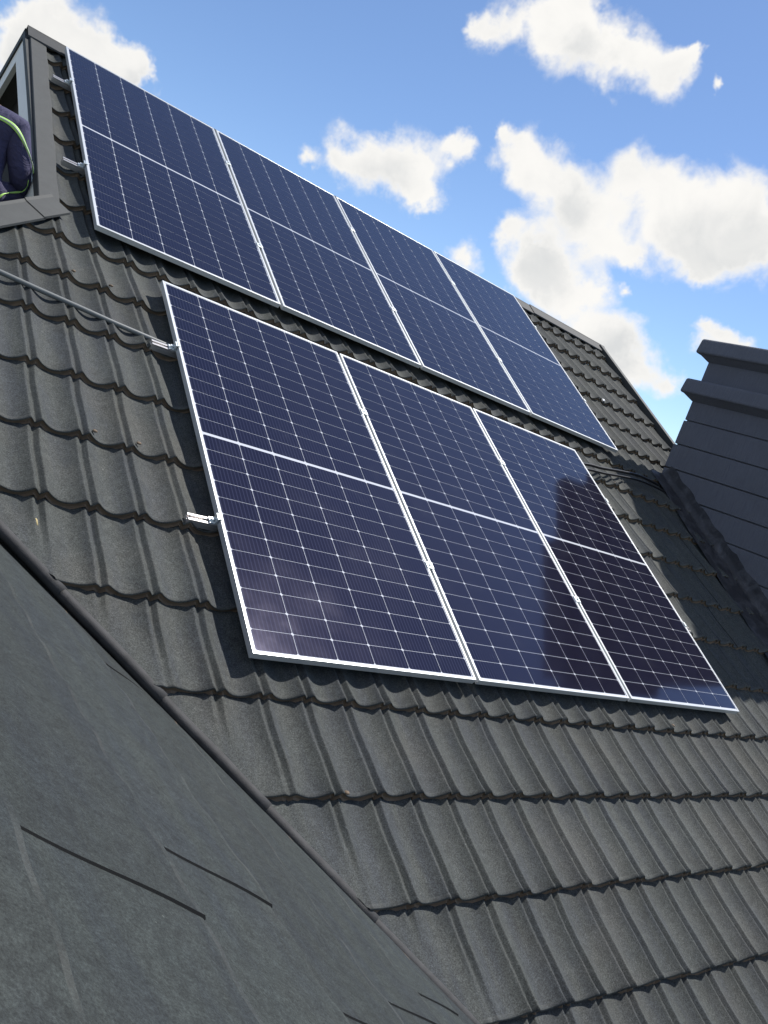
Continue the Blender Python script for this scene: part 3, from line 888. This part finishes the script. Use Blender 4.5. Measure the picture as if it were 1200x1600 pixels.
def build_worker():
    pel = Vector((-.765, 2.66, 1.285))
    ax_r = Vector((.7548, -.5565, .12)).normalized()         # towards the photo's right
    ax_f = Vector((.62, .774, 0)).normalized()               # away from the camera: the way the worker faces
    ax_u = Vector((-.09, .03, 1)).normalized()
    def q(r, f, u): return pel + ax_r * r + ax_f * f + ax_u * u
    J = {
 'pel': q(-.075, 0, 0), 'waist': q(-.080, .03, .13), 'chest': q(-.085, .05, .27), 'yoke': q(-.090, .07, .375), 'neck': q(-.115, .10, .445),
        'jaw': q(-.175, .13, .490), 'head': q(-.200, .14, .550), 'crown': q(-.215, .14, .630),
        'shr': q(.058, .08, .355), 'elr': q(.112, .10, .12), 'wrr': q(.02, .30, .03), 'har': q(-.03, .375, .02),
        'shl': q(-.24, .09, .36), 'ell': q(-.33, .14, .13), 'wrl': q(-.24, .33, .04), 'hal': q(-.19, .40, .03),
        'hir': q(.035, .03, -.02), 'knr': q(.05, .40, .10), 'anr': q(-.02, .42, -.20), 'tor': q(-.02, .56, -.23),
        'hil': q(-.145, .03, -.02), 'knl': q(-.20, .38, .12), 'anl': q(-.24, .42, -.22), 'tol': q(-.24, .55, -.25)}
    rad = dict(pel=(.125, .10), waist=(.115, .09), chest=(.135, .10), yoke=(.115, .085), neck=.052, jaw=(.062, .07), head=(.074, .088), crown=.052,
               shr=.062, elr=.046, wrr=.030, har=.026, shl=.062, ell=.046, wrl=.030, hal=.026,
               hir=.085, knr=.062, anr=.042, tor=.036, hil=.085, knl=.062, anl=.042, tol=.036)
    names = list(J)
    E = [('pel', 'waist'), ('waist', 'chest'), ('chest', 'yoke'), ('yoke', 'neck'), ('neck', 'jaw'), ('jaw', 'head'), ('head', 'crown'),
         ('yoke', 'shr'), ('shr', 'elr'), ('elr', 'wrr'), ('wrr', 'har'), ('yoke', 'shl'), ('shl', 'ell'), ('ell', 'wrl'), ('wrl', 'hal'),
         ('pel', 'hir'), ('hir', 'knr'), ('knr', 'anr'), ('anr', 'tor'), ('pel', 'hil'), ('hil', 'knl'), ('knl', 'anl'), ('anl', 'tol')]
    pts = [J[n] for n in names]; rd = [rad[n] for n in names]
    # nose and ears, and the fingers of both hands
    def add(p, r, par):
        names.append('x%d' % len(names)); pts.append(p); rd.append(r); ed.append((par, len(pts) - 1)); return len(pts) - 1
    ed = [(names.index(a), names.index(b)) for a, b in E]
    hi = names.index('head')
    add(J['head'] + ax_f * .10 - ax_u * .015, .014, hi)
    add(J['head'] + ax_r * .083, .014, hi); add(J['head'] - ax_r * .083, .014, hi)
    for hn, sgn in (('har', 1), ('hal', -1)):
        h0 = names.index(hn)
        for k in range(4):
            a = add(J[hn] + ax_f * .045 + ax_r * (.024 - .016 * k) - ax_u * .004, .0085, h0)
            b2 = add(J[hn] + ax_f * (.078 - .006 * abs(k - 1)) + ax_r * (.026 - .0175 * k) - ax_u * .022, .0075, a)
        add(J[hn] - ax_r * .035 * sgn + ax_f * .02 - ax_u * .01, .009, h0)
    body = skin_obj('person', [p - pel for p in pts], ed, [tuple(x * .88 for x in r) if isinstance(r, tuple) else r * .88 for r in rd], M_SKIN)
    body.location = pel
    tagged(body, 'worker in navy overalls with lime reflective bands sitting by the gable opening', 'person')
    # overalls: same pose, a little fuller, ending at neck, wrists and ankles
    keep = ['pel', 'waist', 'chest', 'yoke', 'neck', 'shr', 'elr', 'wrr', 'shl', 'ell', 'wrl', 'hir', 'knr', 'anr', 'hil', 'knl', 'anl']
    full = dict(neck=.056, wrr=.042, wrl=.042, elr=.056, ell=.056, shr=.076, shl=.076, anr=.056, anl=.056)
    kp = [J[n] - pel for n in keep]
    i_n = keep.index('neck'); kp[i_n] = kp[i_n] - ax_u * .012
    kr = []
    for n in keep:
        r = full.get(n, rad[n]); kr.append(tuple(x * 1.10 for x in r) if isinstance(r, tuple) else r * 1.06)
    ke = [(keep.index(a), keep.index(b)) for a, b in E if a in keep and b in keep]
    ov = skin_obj('overalls', kp, ke, kr, M_OVER, body)
    # collar
    # bands: lifted off the cloth by projecting strips onto the overalls surface
    from mathutils.bvhtree import BVHTree
    bm = bmesh.new(); bm.from_mesh(ov.data); bvh = BVHTree.FromBMesh(bm); bm.free()
    def band(name, path, width, mat, lift=.004):
        vs = []; fs = []
        n = len(path)
        for i, (p, side) in enumerate(path):
            for s in (-1, -.33, .33, 1):
                t = p + side * width * .5 * s
                co, no, idx, dist = bvh.find_nearest(t)
                vs.append(co + no * (lift + .004))
        for it in range(6):
            old = [v.copy() for v in vs]
            for i in range(1, n - 1):
                for j in range(4): vs[i * 4 + j] = old[i * 4 + j] * .5 + (old[i * 4 - 4 + j] + old[i * 4 + 4 + j]) * .25
        for i in range(n - 1):
            for j in range(3):
                a = i * 4 + j; fs.append((a, a + 1, a + 5, a + 4))
        o = mesh_obj(name, vs, fs, mat, body, smooth=True)
        sm = o.modifiers.new('t', 'SOLIDIFY'); sm.thickness = .003
        return o
    L = lambda n: J[n] - pel
    def curve(pp, n=7): return smooth_path([Vector(p) for p in pp], n)
    back = -ax_f
    c = curve([L('shl') + back * .10 - ax_u * .02, L('yoke') + back * .14 + ax_u * .01, L('shr') + back * .12 + ax_r * .00 + ax_u * .02, L('shr') + ax_r * .09 + back * .06 - ax_u * .06, L('shr') * .5 + L('elr') * .5 + ax_r * .09 + back * .02, L('elr') * .8 + L('shr') * .2 + ax_r * .08 + ax_f * .03])
    sides = []
    for i, p in enumerate(c):
        t = (c[min(i + 1, len(c) - 1)] - c[max(i - 1, 0)]).normalized()
        sides.append((p, t.cross(back).normalized()))
    band('reflective_band', sides, .030, M_LIME)
    band('reflective_stripe', sides, .010, M_SILVER, .0065)
    c = curve([L('elr') + ax_r * .07 + back * .02 - ax_u * .01, L('elr') * .6 + L('wrr') * .4 + ax_r * .05 + back * .06 - ax_u * .03, L('hir') + ax_r * .10 + back * .06 + ax_u * .04, L('hir') + ax_r * .06 + back * .12 - ax_u * .03])
    sides = []
    for i, p in enumerate(c):
        t = (c[min(i + 1, len(c) - 1)] - c[max(i - 1, 0)]).normalized()
        sides.append((p, t.cross(back).normalized()))
    band('reflective_band', sides, .020, M_LIME)
    # hair and boots
    hb = bmesh.new(); bmesh.ops.create_icosphere(hb, subdivisions=4, radius=1.0)
    hc = L('head') + ax_u * .030 + back * .016
    for v_ in hb.verts:
        c_ = v_.co.copy(); v_.co = hc + ax_r * c_.x * .084 + ax_f * c_.y * .094 + ax_u * c_.z * .092
    bmesh.ops.bisect_plane(hb, geom=hb.verts[:] + hb.edges[:] + hb.faces[:], plane_co=hc + ax_f * .012 - ax_u * .03, plane_no=(ax_f * .8 - ax_u * .55).normalized(), clear_outer=True)
    bm_obj('hair', hb, M_HAIR, body, smooth=True)
    for a, t_ in (('anr', 'tor'), ('anl', 'tol')):
        skin_obj('boot', [L(a), L(a) * .4 + L(t_) * .6 - ax_u * .01, L(t_) + ax_f * .02], [(0, 1), (1, 2)], [.050, .046, .036], M_BOOT, body)


build_worker()
